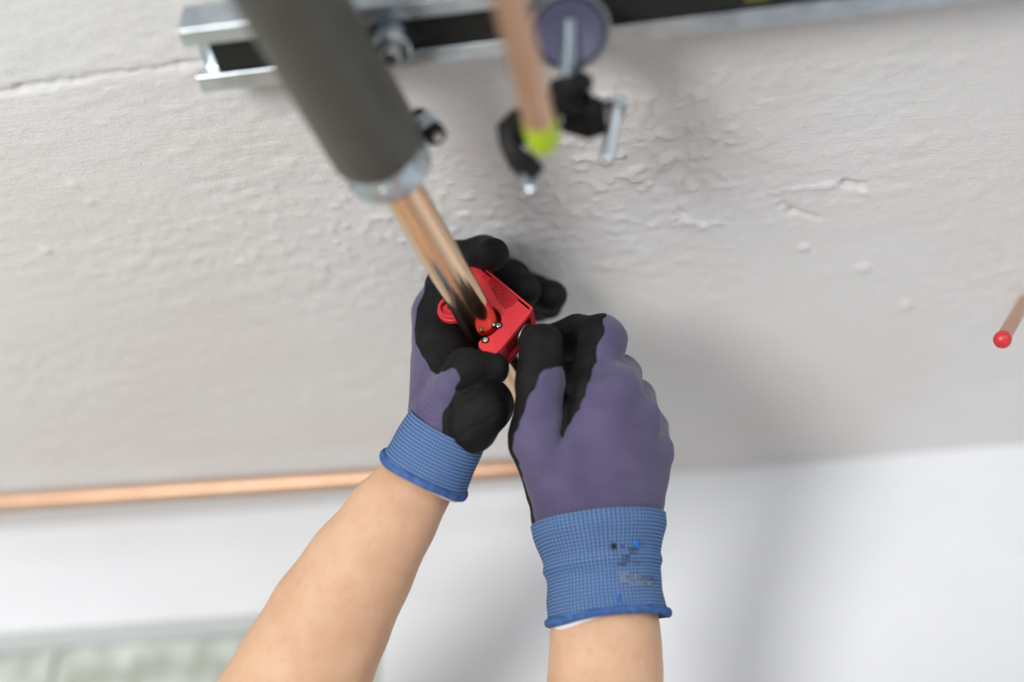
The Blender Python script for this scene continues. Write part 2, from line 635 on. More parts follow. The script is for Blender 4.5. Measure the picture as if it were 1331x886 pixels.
def build_ceiling():
    xs = np.concatenate([[-2.2, -1.6, -1.1], np.arange(-0.80, 0.44, 0.0017), [0.8, 1.4, 2.2]])
    ys = np.concatenate([[-2.4, -1.5, -0.7, 0.0], np.arange(0.36, 0.93, 0.0017)])
    X, Y = np.meshgrid(xs, ys, indexing='ij')
    d = np.zeros_like(X)
    d += 0.0034 * vnoise2(X / 0.19, Y / 0.12, 1) + 0.0005 * vnoise2(X / 0.05 + 7, Y / 0.035, 2)
    # trowel and brush lines along the wall direction
    d += 0.00045 * vnoise2(X / 0.045 + 3, (Y + 0.15 * X) / 0.006, 3) * np.clip(0.5 + 2.2 * vnoise2(X / 0.14, Y / 0.09, 4) - 0.9 * X, 0, 1.2)
    # grit
    g = vnoise2(X / 0.0045, Y / 0.0045, 5)
    patch = np.clip(1.4 * np.exp(-(((X - 0.0) / 0.05) ** 2 + ((Y - 0.545) / 0.045) ** 2)), 0, 1)
    patch2 = np.clip(np.exp(-(((X + 0.14) / 0.16) ** 2 + ((Y - 0.60) / 0.045) ** 2)), 0, 1)
    d -= 0.0026 * np.maximum(g - 0.12, 0) * (0.32 + 2.6 * patch + 1.2 * patch2)
    zone = np.clip(0.55 + 1.8 * vnoise2(X / 0.11, Y / 0.05, 14), 0, 1)
    d += zone * (0.00055 * vnoise2(X / 0.012, (Y + .1 * X) / 0.0045, 12) + 0.0007 * vnoise2(X / 0.006, Y / 0.0045, 13))
    d -= 0.0030 * np.maximum(vnoise2(X / 0.0065, Y / 0.0065, 6) - 0.2, 0) * (0.1 + 2.0 * patch)

    def at(px, py):
        return on_z(px, py, CEIL)[:2]

    def stroke(pts, w, depth, jag=0.0, seed=9):
        nonlocal d
        pts = [at(*p) for p in pts]
        for i in range(len(pts) - 1):
            a, b = pts[i], pts[i + 1]
            ab = b - a
            t = np.clip(((X - a[0]) * ab[0] + (Y - a[1]) * ab[1]) / (ab @ ab), 0, 1)
            jx = jag * vnoise2(X / 0.006, Y / 0.006, seed)
            jy = jag * vnoise2(X / 0.006 + 9, Y / 0.006, seed + 1)
            q = np.hypot(X - a[0] - t * ab[0] + jx, Y - a[1] - t * ab[1] + jy)
            ww = w * (0.6 + 0.8 * (vnoise2(X / 0.02, Y / 0.02, seed + 2) + 0.5))
            d += depth * np.exp(-(q / ww) ** 2)
    stroke([(-20, 121), (26, 114), (100, 102), (230, 84), (420, 60)], 0.0018, 0.0017, 0.003)
    stroke([(892, 228), (884, 252), (880, 262), (888, 276)], 0.0012, 0.0016, 0.005)
    stroke([(880, 262), (874, 285), (866, 298)], 0.0015, -0.0016, 0.006)
    stroke([(874, 296), (893, 288), (915, 296), (942, 290)], 0.0022, -0.0013, 0.008)
    stroke([(998, 247), (1030, 248), (1060, 246), (1100, 243), (1128, 250)], 0.0015, -0.0012, 0.006)
    stroke([(1100, 240), (1122, 244)], 0.0026, 0.004, 0.003)
    stroke([(1016, 268), (1030, 277), (1062, 282)], 0.002, 0.002, 0.004)
    for (px, py, w, h) in [(1045, 323, .003, .004), (1122, 350, .004, .003), (1178, 398, .004, .003), (1000, 290, .003, .002),
                           (1186, 190, .006, .002), (1165, 60, .02, .003), (790, 345, .004, .002), (800, 300, .003, .002),
                           (60, 325, .003, .003), (118, 262, .003, .002), (330, 330, .003, .002), (95, 238, .003, .002)]:
        c = at(px, py)
        d -= 0.6 * h * np.exp(-(((X - c[0]) ** 2 + (Y - c[1]) ** 2) / w ** 2))
    # edge fades so the coarse outer part stays flat
    fade = np.clip((X + 0.80) / 0.05, 0, 1) * np.clip((0.435 - X) / 0.05, 0, 1) * np.clip((Y - 0.36) / 0.03, 0, 1)
    d *= fade
    Z = CEIL + np.maximum(d, -0.02)
    V = np.stack([X, Y, Z], -1).reshape(-1, 3)
    nx, ny = X.shape
    i, j = np.meshgrid(np.arange(nx - 1), np.arange(ny - 1), indexing='ij')
    a = (i * ny + j).ravel()
    Q = np.stack([a, a + 1, a + ny + 1, a + ny], 1)
    o = mesh_np('ceiling', V, Q, M_CEIL, origin=(0, 0, CEIL))
    # the slab above, so the ceiling has depth
    sol = o.modifiers.new('thickness', 'SOLIDIFY')
    sol.thickness = 0.06
    sol.offset = -1
    return struct(o)


build_ceiling()

WZ = on_y(150, 811, YW)[2]      # lower edge of the plastered panel on the left
WX = on_y(500, 805, YW)[0]
mb = MB()
box(mb, (-2.2, YW, WZ), (2.2, YW + 0.12, CEIL + 0.05))
wall = struct(mb.build('wall_back', M_WALL, smooth=False, loc=(0, YW, WZ)))
mb = MB()
box(mb, (WX, YW, 0.0), (2.2, YW + 0.12, WZ))
struct(mb.build('wall_back_lower', M_WALL, smooth=False, loc=(0.8, YW, 0)))
# rough block masonry set back below the plaster edge
blocks = bpy.data.objects.new('wall_recess', None)
COL.objects.link(blocks)
blocks.location = (-1.0, YW + 0.06, 0)
blocks['kind'] = 'structure'
bl, bh, gap = 0.245, 0.115, 0.003
row = 0
z1 = WZ
k = 0
while z1 > 0.02 and row < 15:
    x1 = WX - 0.026 + (0.12 if row % 2 else bl)
    while x1 > -2.2:
        xa, xb = x1 - bl, min(x1, WX - 0.002)
        za = max(z1 - bh, 0.0)
        if xb - xa > 0.02:
            m_ = MB()
            yo = YW + 0.030 + random.uniform(-0.003, 0.003)
            box(m_, (xa + gap, yo, za + gap), (xb, YW + 0.11, z1))
            m_.build('block', M_GREENW, blocks, smooth=False, bevel=0.004, loc=(xa, yo, za))
        x1 -= bl
    z1 -= bh
    row += 1
mb = MB()
box(mb, (-2.2, YW + 0.112, 0), (WX, YW + 0.16, WZ + 0.02))
mb.build('mortar_backing', M_GREENW, blocks, smooth=False, loc=(-1, YW + 0.112, 0))

mb = MB()
box(mb, (-2.3, -2.6, -0.1), (2.3, YW + 0.16, 0.0))
struct(mb.build('floor', M_FLOOR, smooth=False))
mb = MB()
box(mb, (-2.3, -2.4, 0.0), (-2.2, YW + 0.16, CEIL + 0.05))
struct(mb.build('wall_left', M_WALL, smooth=False))
mb = MB()
box(mb, (2.2, -2.4, 0.0), (2.3, YW + 0.16, CEIL + 0.05))
struct(mb.build('wall_right', M_WALL, smooth=False))

# ------------------------------------------------------------------ main insulated pipe
PA = P(522, 250, 0.725)
PB = P(622, 413, 0.8097)
zlev = 0.5 * (PA[2] + PB[2])
PA[2] = PB[2] = zlev
PD = (PB - PA) / np.linalg.norm(PB - PA)
R22 = 0.011
fp = thing('insulated_pipe', 'copper pipe in a thick dark grey foam sleeve, held by both gloves', 'pipe', PA - PD * 0.6)
mb = MB()
pipe(mb, PA - PD * 0.75, PB + PD * 0.108, R22, R22 - 0.0011, 96)
mb.build('copper_tube', M_COPPER, fp, loc=PA, flat_angle=40)
mb = MB()
IE = PA - PD * 0.028     # end of the sleeve
L = 0.72
lathe(mb, IE - PD * L, PD, [(0, R22 + .0006), (0, .0245), (L - .004, .0245), (L - .001, .0235), (L, .0215), (L, R22 + .0006)], 96)
mb.build('foam_sleeve', M_FOAM, fp, loc=IE - PD * 0.3, flat_angle=50)

# zinc clamp with rubber lining round the pipe at the sleeve's end
CC = PA - PD * 0.021
cl = thing('pipe_clamp', 'zinc pipe clamp with a screw ear round the end of the grey foam sleeve', 'clamp', CC, None)
a_, u_, w_ = frame(PD)
mb = MB()
lathe(mb, CC - PD * 0.006, PD, [(0, .0205), (0, .0218), (.001, .0223), (.014, .0223), (.015, .0218), (.015, .0205)], 72)
mb.build('band', M_ZINC, cl, loc=CC, flat_angle=40)
mb = MB()
lathe(mb, CC - PD * 0.0068, PD, [(0, R22 + .0004), (0, .0195), (.002, .0205), (.014, .0205), (.0165, .0198), (.0165, R22 + .0004)], 72)
mb.build('rubber_lining', M_RUBBER, cl, loc=CC, flat_angle=40)
ang_e = math.radians(0)
# ear direction: out to the right and up
out = np.array([0.86, 0.0, 0.51])
out -= PD * (out @ PD)
out /= np.linalg.norm(out)
tan = np.cross(PD, out)
mb = MB()
for s in (-1, 1):
    obox(mb, CC - PD * .002 + out * .0265 + tan * s * .004, (PD, out, tan), (.006, .0075, .001))
mb.build('ear', M_ZINC, cl, smooth=False, bevel=.0008, loc=CC + out * .0275)
mb = MB()
c0 = CC - PD * .002 + out * .0278
cyl(mb, c0 - tan * .013, c0 + tan * .012, .0026, 20)
sc_ = mb.build('screw', M_STEEL, cl, loc=c0, flat_angle=40)
mb = MB()
cyl(mb, c0 + tan * .0055, c0 + tan * .0105, .0062, 6, cham=.0006)
mb.build('nut', M_RUBBER, cl, smooth=False, loc=c0)
mb = MB()
cyl(mb, c0 - tan * .013, c0 - tan * .0075, .0058, 24, cham=.0012)
mb.build('screw_head', M_RUBBER, cl, loc=c0, flat_angle=40)
for i in range(6):
    mb = MB()
    th = 2 * math.pi * i / 6 + 0.5
    q = CC + PD * .001 + .0222 * (math.cos(th) * u_ + math.sin(th) * w_)
    n_ = (math.cos(th) * u_ + math.sin(th) * w_)
    cyl(mb, q, q + n_ * .0012, .0028, 16, cham=.0005)
    mb.build('dimple', M_ZINC, cl, loc=q, flat_angle=40)

# ------------------------------------------------------------------ strut rail under the ceiling
RZ = CAM[2] + 0.579            # underside of the lips
xl = on_z(246, 80, RZ)[0]
yf = on_z(262, 121, RZ)[1]     # far edge
yn = yf - 0.041
rail = thing('strut_rail', 'zinc strut channel with a dark, shaded slot fixed under the ceiling', 'rail', (0, (yf + yn) / 2, CEIL))
H, t = 0.021, 0.0025
XR = 0.62
prof = [(yn, RZ), (yn + .0105, RZ), (yn + .0105, RZ + .006), (yn + .0105 - t, RZ + .006), (yn + .0105 - t, RZ + t), (yn + t, RZ + t),
        (yn + t, RZ + H - t), (yf - t, RZ + H - t), (yf - t, RZ + t), (yf - .0105 + t, RZ + t), (yf - .0105 + t, RZ + .006),
        (yf - .0105, RZ + .006), (yf - .0105, RZ), (yf, RZ), (yf, RZ + H), (yn, RZ + H)]
mb = MB()
prism(mb, [(xl, y, z) for y, z in prof], (XR - xl, 0, 0))
mb.build('channel', M_ZINC, rail, smooth=False, loc=(0, yn, RZ), bevel=.0006)
mb = MB()
box(mb, (xl + .012, yn + .0110, RZ + .0035), (XR - .01, yf - .0110, RZ + .011))  # black strip added inside the channel to deepen the slot's shade
mb.build('slot_shade', M_SLOT_SHADE, rail, smooth=False, loc=(0, yn, RZ))
mb = MB()
lx = on_z(985, 22, RZ)[0]
box(mb, (lx - .006, yn + .013, RZ + .0026), (lx + .006, yn + .027, RZ + .0035))
s_ = mb.build('sticker', mat('olive_label', lin(104, 104, 40), 0.6, bump=[(300, .1, .0003)]), rail, smooth=False, loc=(lx, yn, RZ))
s_['label'] = 'small olive yellow sticker in the slot'
for x in (xl + .06, xl + .32, xl + .6):
    mb = MB()
    box(mb, (x - .02, yn, RZ + H), (x + .02, yf, CEIL + .004))
    mb.build('spacer', M_ZINC, rail, smooth=False, loc=(x, yn, RZ + H))

# bolt with a large round nut beside the grey sleeve
hb = P(508, 76, 0.702)
tb = thing('hanger_bolt', 'short zinc hanger bolt under the rail, right beside the grey foam sleeve', 'bolt', (hb[0], hb[1], RZ))
mb = MB()
cyl(mb, (hb[0], hb[1], RZ - .0005), (hb[0], hb[1], RZ - .012), .010, 32, cham=.001)
mb.build('round_nut', M_ZINC, tb, loc=(hb[0], hb[1], RZ), flat_angle=40)
mb = MB()
cyl(mb, (hb[0], hb[1], RZ - .012), (hb[0], hb[1], RZ - .019), .005, 24, cham=.001)
mb.build('shank', M_STEEL, tb, loc=(hb[0], hb[1], RZ), flat_angle=40)

# ------------------------------------------------------------------ second pipe with the lime cap and its open clip
QA, QB = P(648, -60, 0.575), P(703, 168, 0.662)
QD = (QB - QA) / np.linalg.norm(QB - QA)
sp = thing('capped_pipe', 'thin copper pipe with a lime green end cap, hanging in an open black clip', 'pipe', QA - QD * .4)
mb = MB()
pipe(mb, QA - QD * .5, QB, .0076, .0066, 64)
mb.build('copper_tube', M_COPPER_OLD, sp, loc=QA, flat_angle=40)
mb = MB()
lathe(mb, QB - QD * .006, QD, [(0, .0078), (0, .0082), (.014, .0080), (.0165, .0072), (.0175, .004), (.0175, 1e-5), (.012, 1e-5), (.006, .0078)], 40, closed=False)
mb.build('end_cap', M_LIME, sp, loc=QB, flat_angle=50)

# round cup washer and threaded rod hanging from the rail
cw = P(741, 50, 0.688)
cupo = thing('cup_hanger', 'round zinc cup with a threaded rod through it, beneath the rail above the clip', 'hanger', (cw[0], cw[1], RZ))
ax = (P(733, 95, 0.70) - cw)
cdir = np.array([0.10, -0.34, -0.90])
cdir /= np.linalg.norm(cdir)
base = np.array([cw[0], cw[1], RZ - .0145])
mb = MB()
lathe(mb, base - cdir * .010, cdir, [(0, .003), (0, .0150), (.0012, .0172), (.011, .0186), (.0125, .0204), (.0135, .0204), (.0135, .0185), (.012, .0172), (.003, .0150), (.002, .003)], 64)
mb.build('cup', M_ZINC, cupo, loc=base, flat_angle=40)
mb = MB()
lathe(mb, base - cdir * .006, cdir, [(0, .0035), (0, .0146), (.008, .0164), (.0115, .0168), (.0105, .0130), (.006, .006), (.006, .0035)], 64)
mb.build('liner', mat('violet_liner', lin(78, 78, 104), .6, bump=[(300, .1, .0004)]), cupo, loc=base, flat_angle=40)
rod_end = P(738, 108, 0.690)
mb = MB()
n = 60
rd = (rod_end - base) / np.linalg.norm(rod_end - base)
Lr = np.linalg.norm(rod_end - base) + .004
pr = [(-.004, 1e-5)] + [(-.004 + (Lr + .004) * i / n, .0034 if i % 2 else .0039) for i in range(n + 1)] + [(Lr, 1e-5)]
lathe(mb, base, rd, pr, 24, closed=False)
mb.build('threaded_rod', M_ZINC, cupo, loc=base, flat_angle=60)

# open rubber lined clip: two arms with a screw each
clip = thing('open_clip', 'open black rubber lined pipe clip with two hanging zinc screws', 'clip', rod_end)
K0 = P(744, 112, 0.690)


def strap(mb, pts, half_w, th, wdir):
    """a curved strip through pts with width along wdir"""
    pts = np.asarray(pts)
    n = len(pts)
    V = []
    for i in range(n):
        tg = pts[min(i + 1, n - 1)] - pts[max(i - 1, 0)]
        tg /= np.linalg.norm(tg)
        w = wdir - tg * (wdir @ tg)
        w /= np.linalg.norm(w)
        nn = np.cross(tg, w)
        hw = half_w[i] if hasattr(half_w, '__len__') else half_w
        V += [pts[i] - w * hw - nn * th, pts[i] + w * hw - nn * th, pts[i] + w * hw + nn * th, pts[i] - w * hw + nn * th]
    F = [(3, 2, 1, 0)]
    for i in range(n - 1):
        a, b = 4 * i, 4 * i + 4
        F += [(a + j, a + (j + 1) % 4, b + (j + 1) % 4, b + j) for j in range(4)]
    e = 4 * (n - 1)
    F.append((e, e + 1, e + 2, e + 3))
    mb.add(V, F)


wd = PD
mb = MB()
strap(mb, [P(*q) for q in [(742, 100, .686), (742, 118, .690), (744, 136, .694), (752, 148, .697), (768, 154, .699), (786, 150, .699)]], [.010, .012, .013, .0125, .010, .008], .0052, wd)
mb.build('rubber_lining', M_RUBBER, clip, loc=K0, bevel=.0015, smooth=False)
mb = MB()
strap(mb, [P(*q) for q in [(742, 104, .691), (752, 120, .699), (762, 136, .703), (778, 142, .704), (806, 139, .702), (814, 146, .701)]], .0068, .0010, wd)
mb.build('clip_arm', M_ZINC, clip, loc=K0, bevel=.0006, smooth=False)
mb = MB()
strap(mb, [P(*q) for q in [(728, 150, .700), (700, 156, .700), (676, 163, .698), (664, 176, .696), (664, 190, .695), (672, 206, .695), (686, 218, .695), (698, 230, .695)]], [.007, .008, .009, .010, .010, .010, .009, .007], .0042, wd)
mb.build('rubber_lining', M_RUBBER, clip, loc=K0, bevel=.0015, smooth=False)
mb = MB()
strap(mb, [P(*q) for q in [(720, 146, .704), (690, 152, .704), (662, 164, .702), (654, 184, .699), (664, 206, .699), (682, 224, .699), (698, 238, .698)]], .0060, .0010, wd)
mb.build('clip_arm', M_ZINC, clip, loc=K0, bevel=.0006, smooth=False)


def screw(mb, A, B, r):
    A, B = np.asarray(A), np.asarray(B)
    L = np.linalg.norm(B - A)
    n = 28
    pr = [(0, 1e-5), (0, r * 1.7), (.003, r * 1.75), (.0035, r)]
    pr += [(.0035 + (L - .005) * i / n, r * (0.9 if i % 2 else 1.0)) for i in range(1, n)]
    pr += [(L - .001, r * .95), (L, r * .75), (L, 1e-5)]
    lathe(mb, A, B - A, pr, 24, closed=False)


mb = MB()
screw(mb, P(803, 134, .702), P(788, 212, .690), .0034)
mb.build('screw', M_ZINC, clip, loc=K0, flat_angle=50)
mb = MB()
screw(mb, P(678, 196, .700), P(691, 252, .694), .0034)
mb.build('screw', M_ZINC, clip, loc=K0, flat_angle=50)

# ------------------------------------------------------------------ far pipe along the wall
FA, FB = P(26, 651, 1.045), P(650, 610, 1.004)
FD = (FB - FA) / np.linalg.norm(FB - FA)
mb = MB()
pipe(mb, FA - FD * .9, FB + FD * .075, .0072, .0062, 40)
o = mb.build('wall_pipe', M_COPPER_OLD, loc=FA - FD * .3, flat_angle=40)
tag(o, 'long thin copper pipe running level under the ceiling along the back wall', 'pipe')

# pipe end with the red collar at the right edge
ra, rb = P(1304, 425, .815), P(1298, 449, .80)
rr = thing('red_capped_pipe', 'thin copper pipe stub with a red cap, below the ceiling at the far right', 'pipe', P(1345, 380, .84))
mb = MB()
EA, EB = on_z(1336, 384, CEIL + .012), P(1303, 441, .806)
pipe(mb, EA, EB, .0042, .0034, 40)
mb.build('copper_tube', M_COPPER_OLD, rr, loc=EA, flat_angle=40)
ED = (EB - EA) / np.linalg.norm(EB - EA)
mb = MB()
lathe(mb, EB - ED * .003, ED, [(0, .0043), (0, .0050), (.004, .0052), (.0072, .0044), (.0085, .0024), (.0085, 1e-5)], 40, closed=False)
mb.build('red_cap', M_RED, rr, loc=EB, flat_angle=50)

# ------------------------------------------------------------------ the pipe cutter
YT = PB[1]
cc = PB.copy()
cut = thing('pipe_cutter', 'small red pipe cutter clamped on the copper pipe between the two gloves', 'tool', cc)


def T(px, py, dy=0.0):
    return on_y(px, py, YT + dy)


RH = 0.0134
hole = lambda a, r=RH: np.array([cc[0] + r * math.cos(a), YT, cc[2] + r * math.sin(a)])
lip = T(630, 437)
a_lip = math.atan2(lip[2] - cc[2], lip[0] - cc[0])


def arc_pts(c, r, a0, a1, n):
    return [np.array([c[0] + r * math.cos(a0 + (a1 - a0) * i / n), YT, c[2] + r * math.sin(a0 + (a1 - a0) * i / n)]) for i in range(n + 1)]


boss = T(589, 400)
rboss = 0.0098


def outline(dy, boss_r):
    out = [T(622, 342), T(689, 398), T(690.5, 404), T(652, 452), T(645, 458), T(638, 460), T(629, 458), T(622, 450), T(621.5, 445), T(624, 441)]
    a1 = a_lip % (2 * math.pi)
    a2 = math.radians(200)
    arc = arc_pts(cc, RH, a1 - 2 * math.pi, a2 - 2 * math.pi - 2 * math.pi * 0, 1)
    # counter clockwise from the lip round the right and top to the left
    s = a1 - 2 * math.pi
    bd = np.array([boss[0] - cc[0], boss[2] - cc[2]])
    dd_ = np.linalg.norm(bd)
    bd /= dd_
    aa = (RH ** 2 - boss_r ** 2 + dd_ ** 2) / (2 * dd_)
    hq = math.sqrt(max(RH ** 2 - aa ** 2, 1e-9))
    ip = max([bd * aa + q * hq * np.array([-bd[1], bd[0]]) for q in (-1, 1)], key=lambda p: -p[1])
    e = math.atan2(ip[1], ip[0]) % (2 * math.pi)
    if e > s + 2 * math.pi:
        e -= 2 * math.pi
    arc = arc_pts(cc, RH, s, e, 30)
    out += arc
    bs = math.atan2(arc[-1][2] - boss[2], arc[-1][0] - boss[0])
    ang0 = bs
    while ang0 > math.radians(0):
        ang0 -= 2 * math.pi
    ang1 = math.radians(-235)
    out += arc_pts(boss, boss_r, ang0, ang1, 18)
    out += [T(606, 350), T(614, 343)]
    return [p + np.array([0, dy, 0]) for p in out]


mb = MB()
prism(mb, outline(0.0, rboss), (0, 0.0035, 0))
mb.build('front_plate', M_RED, cut, smooth=False, loc=cc, bevel=.0009)
mb = MB()
prism(mb, outline(0.0155, rboss), (0, 0.0035, 0))
mb.build('rear_plate', M_RED, cut, smooth=False, loc=cc, bevel=.0009)
# web along the outer edges joining the plates
e1 = (T(689, 398) - T(622, 342))
e1 /= np.linalg.norm(e1)
yv = np.array([0, 1.0, 0])
n1 = np.cross(e1, yv)
if n1[2] > 0:
    n1 = -n1              # points into the body
mb = MB()
q0, q1 = T(622, 342), T(692.5, 400.5)
prism(mb, [q0 - n1 * .0004, q1 - n1 * .0004, q1 + n1 * .0030, q0 + n1 * .0030], (0, 0.019, 0))
prism(mb, [q0 - n1 * .0005 + yv * -.0004, q1 - n1 * .0005 + yv * -.0004, q1 + n1 * .0010 + yv * -.0004, q0 + n1 * .0010 + yv * -.0004], (0, 0.004, 0))
mb.build('back_web', M_RED, cut, smooth=False, loc=cc, bevel=.0008)
mb = MB()
q = T(667, 425, .0032)
v1 = T(652, 452) - T(689, 404)
v1 /= np.linalg.norm(v1)
v2 = np.cross(v1, yv)
obox(mb, (T(664, 434) + T(640, 420)) / 2 + yv * .0095, (v1, v2, yv), (.0080, .0058, .0058))
mb.build('slide', M_RED2, cut, smooth=False, loc=cc, bevel=.0012)
# lower rib under the slide
mb = MB()
prism(mb, [T(640, 459, .003), T(652, 451, .003), T(658, 446, .003), T(652, 456, .003)], (0, .0125, 0))
mb.build('guide_rib', M_RED, cut, smooth=False, loc=cc, bevel=.0006)
# roller boss rings on the left
for r0, r1, d0 in ((.0070, .0090, -.0022), (.0030, .0050, -.0016)):
    mb = MB()
    lathe(mb, boss + yv * d0, yv, [(0, r0 + .0004), (0, r1 - .0004), (.0005, r1), (.003, r1), (.003, r0), (.0005, r0)], 48)
    mb.build('roller_ring', M_RED, cut, loc=boss, flat_angle=40)
# rivets
for (px, py) in ((648, 423), (631, 442)):
    mb = MB()
    c = T(px, py)
    lathe(mb, c - yv * .0009, yv, [(0, 1e-5), (0, .0012), (.0004, .0016), (.0012, .0016)], 24, closed=False)
    rv = mb.build('rivet', M_STEEL, cut, loc=c, flat_angle=40)
    mb = MB()
    lathe(mb, c - yv * .0003, yv, [(-.0003, .0016), (-.0003, .0023), (.0008, .0025), (.0008, .0016)], 24)
    mb.build('rivet_rim', M_RUBBER, rv, loc=c, flat_angle=40)
# cutting wheel
wc = T(640, 424) + yv * .0095
mb = MB()
lathe(mb, wc - yv * .002, yv, [(0, 1e-5), (0, .003), (.0012, .0035), (.002, .0062), (.0028, .0035), (.004, .003), (.004, 1e-5)], 32, closed=False)
mb.build('cutting_wheel', M_STEEL, cut, loc=wc, flat_angle=40)
# feed screw and black knob
kd = T(700, 428) - T(676, 420)
kd = np.cross(yv, v1)
if kd[0] < 0:
    kd = -kd
ks = T(675, 421) + yv * .0095
mb = MB()
cyl(mb, ks - kd * .004, ks + kd * .006, .0035, 24)
mb.build('feed_screw', M_STEEL, cut, loc=ks, flat_angle=40)
mb = MB()
nk = 24
pr = [(0, 1e-5), (0, .0066), (.001, .0074), (.011, .0074), (.012, .0066), (.012, 1e-5)]
lathe(mb, ks + kd * .002, kd, pr, 40, closed=False)
for i in range(20):
    th = 2 * math.pi * i / 20
    a2_, u2_, w2_ = frame(kd)
    nn = math.cos(th) * u2_ + math.sin(th) * w2_
    obox(mb, ks + kd * .008 + nn * .0074, (kd, nn, np.cross(kd, nn)), (.0050, .0005, .0005))
kn = mb.build('knob', M_RUBBER, cut, loc=ks, flat_angle=40)
mb = MB()
lathe(mb, ks + kd * .0022, kd, [(0, .0070), (0, .0077), (.0005, .0077), (.0005, .0070)], 40)
mb.build('knob_ring', M_STEEL, kn, loc=ks, flat_angle=40)
# recessed panel and worn raised marks on the face
mb = MB()
panel = [T(637, 362), T(640, 358), T(674, 389), T(667, 397), T(657, 402), T(646, 390), T(638, 374), T(634, 366)]
prism(mb, [p - yv * .00012 for p in panel], (0, .0004, 0))
mb.build('panel', M_RED2, cut, smooth=False, loc=cc)
mb = MB()
e2 = np.cross(e1, yv)
if e2[2] < 0:
    e2 = -e2
for r_, (sx, sy) in enumerate(((638.5, 372.5), (644, 370.5))):
    o0 = T(sx, sy) - yv * .0003
    x = 0.0
    for ch in range(6):
        w = .0019
        h = .0022
        segs = [((0, 0), (0, 1)), ((0, 1), (1, 1)), ((1, 1), (1, 0)), ((0, 0), (1, 0)), ((0, .5), (1, .5))]
        for (a, b) in random.sample(segs, 3):
            A_ = o0 + e1 * (x + a[0] * w) + e2 * a[1] * h
            B_ = o0 + e1 * (x + b[0] * w) + e2 * b[1] * h
            dd = B_ - A_
            obox(mb, (A_ + B_) / 2, (dd, yv, np.cross(dd, yv)), (np.linalg.norm(dd) / 2 + .0002, .0003, .00025))
        x += w + .0010
    if r_ == 0:
        pass
mb.build('raised_marks', M_RED, cut, smooth=False, loc=cc)
mb = MB()
for (p, q) in (((627, 361), (637, 352)), ((629, 364), (639, 355))):
    A_, B_ = T(*p), T(*q)
    dd = B_ - A_
    obox(mb, (A_ + B_) / 2, (dd, yv, np.cross(dd, yv)), (np.linalg.norm(dd) / 2, .0003, .0002))
mb.build('seam_line', M_RED2, cut, smooth=False, loc=cc)

# ------------------------------------------------------------------ the person
person = thing('person', 'person reaching up with both arms in dark purple and black work gloves', 'person', (-0.03, 0.5, 0.0))
HG = 0.0010       # glove grid


def bone(F, a, b, k=0.004, flat=None, mask=None, group=None):
    A, B = cpt(*a[:3]), cpt(*b[:3])
    F.cone(A, B, a[3] * a[2] / FPX, b[3] * b[2] / FPX, k, flat, mask, group)


def unit(*v):
    v = np.array(v, float)
    return v / np.linalg.norm(v)


def wiggle(F, amp, lam, seed):
    r = np.random.default_rng(seed)
    g = F.grid()
    out = np.zeros(F.shape, np.float32)
    for i in range(7):
        k = r.normal(size=3)
        k = k / np.linalg.norm(k) * 2 * math.pi / (lam * r.uniform(0.7, 1.5))
        out += np.sin(k[0] * g[0] + k[1] * g[1] + k[2] * g[2] + r.uniform(0, 6.28)).astype(np.float32)
    return out * (amp / 3.0)


def creases(F, c, r, direction, lam, amp, bend=0.0):
    g = F.grid()
    c = np.asarray(c)
    q = [g[i] - c[i] for i in range(3)]
    rr2 = (q[0] ** 2 + q[1] ** 2 + q[2] ** 2) / r ** 2
    s = q[0] * direction[0] + q[1] * direction[1] + q[2] * direction[2]
    o = np.array([-direction[1], direction[0], 0.0])
    s = s + bend * np.sin((q[0] * o[0] + q[1] * o[1]) * 2 * math.pi / 0.03)
    w = np.exp(-rr2)
    F.d += (amp * w * (np.abs(np.sin(s * math.pi / lam)) ** 0.7 * -1 + 0.6)).astype(np.float32)


def finish_glove(F, fabric_mat, name, extra_coat=None, extra_bare=None, seed=3, parent=person, origin=None, edge_noise=0.0012):
    F.d += wiggle(F, 0.00022, 0.012, seed)
    m = F.mv / np.maximum(F.mw, 1e-9)
    if extra_coat is not None:
        m = np.minimum(m, extra_coat)
    if extra_bare is not None:
        m = np.maximum(m, -extra_bare)
    m = m + wiggle(F, edge_noise, 0.010, seed + 5)
    V, Q = nets(F.d, F.lo, F.h)
    V = relax(V, Q, 2, 0.5)
    ow = to_world(origin)
    g = mesh_np(name, to_world(V), Q, fabric_mat, parent, ow)
    dc = np.maximum(F.d - 0.0006, m)
    dc = np.maximum(dc, -(F.d + 0.003))
    V, Q = nets(dc, F.lo, F.h)
    V = relax(V, Q, 1, 0.5)
    c = mesh_np('palm_coating', to_world(V), Q, M_COAT, g, ow)
    c['label'] = 'black rubber coating over palm and fingertips'
    return g


def poly_sdf(F, pts, sign=1):
    """prism through the hand whose outline is given at a reference depth (camera right/up axes), negative inside"""
    g = F.grid()
    x, y = g[0][:, 0, 0], g[1][0, :, 0]
    Xg, Yg = np.meshgrid(x, y, indexing='ij')
    best = np.full(Xg.shape, 1e9)
    inside = np.zeros(Xg.shape, bool)
    n = len(pts)
    for i in range(n):
        ax_, ay_ = pts[i]
        bx_, by_ = pts[(i + 1) % n]
        dx, dy = bx_ - ax_, by_ - ay_
        t = np.clip(((Xg - ax_) * dx + (Yg - ay_) * dy) / (dx * dx + dy * dy), 0, 1)
        best = np.minimum(best, np.hypot(Xg - ax_ - t * dx, Yg - ay_ - t * dy))
        c = ((ay_ > Yg) != (by_ > Yg)) & (Xg < dx * (Yg - ay_) / (dy if abs(dy) > 1e-12 else 1e-12) + ax_)
        inside ^= c
    s = np.where(inside, -best, best).astype(np.float32)
    return s[:, :, None] * sign


def px_poly(pts, z):
    return [tuple(cpt(px, py, z)[:2]) for px, py in pts]


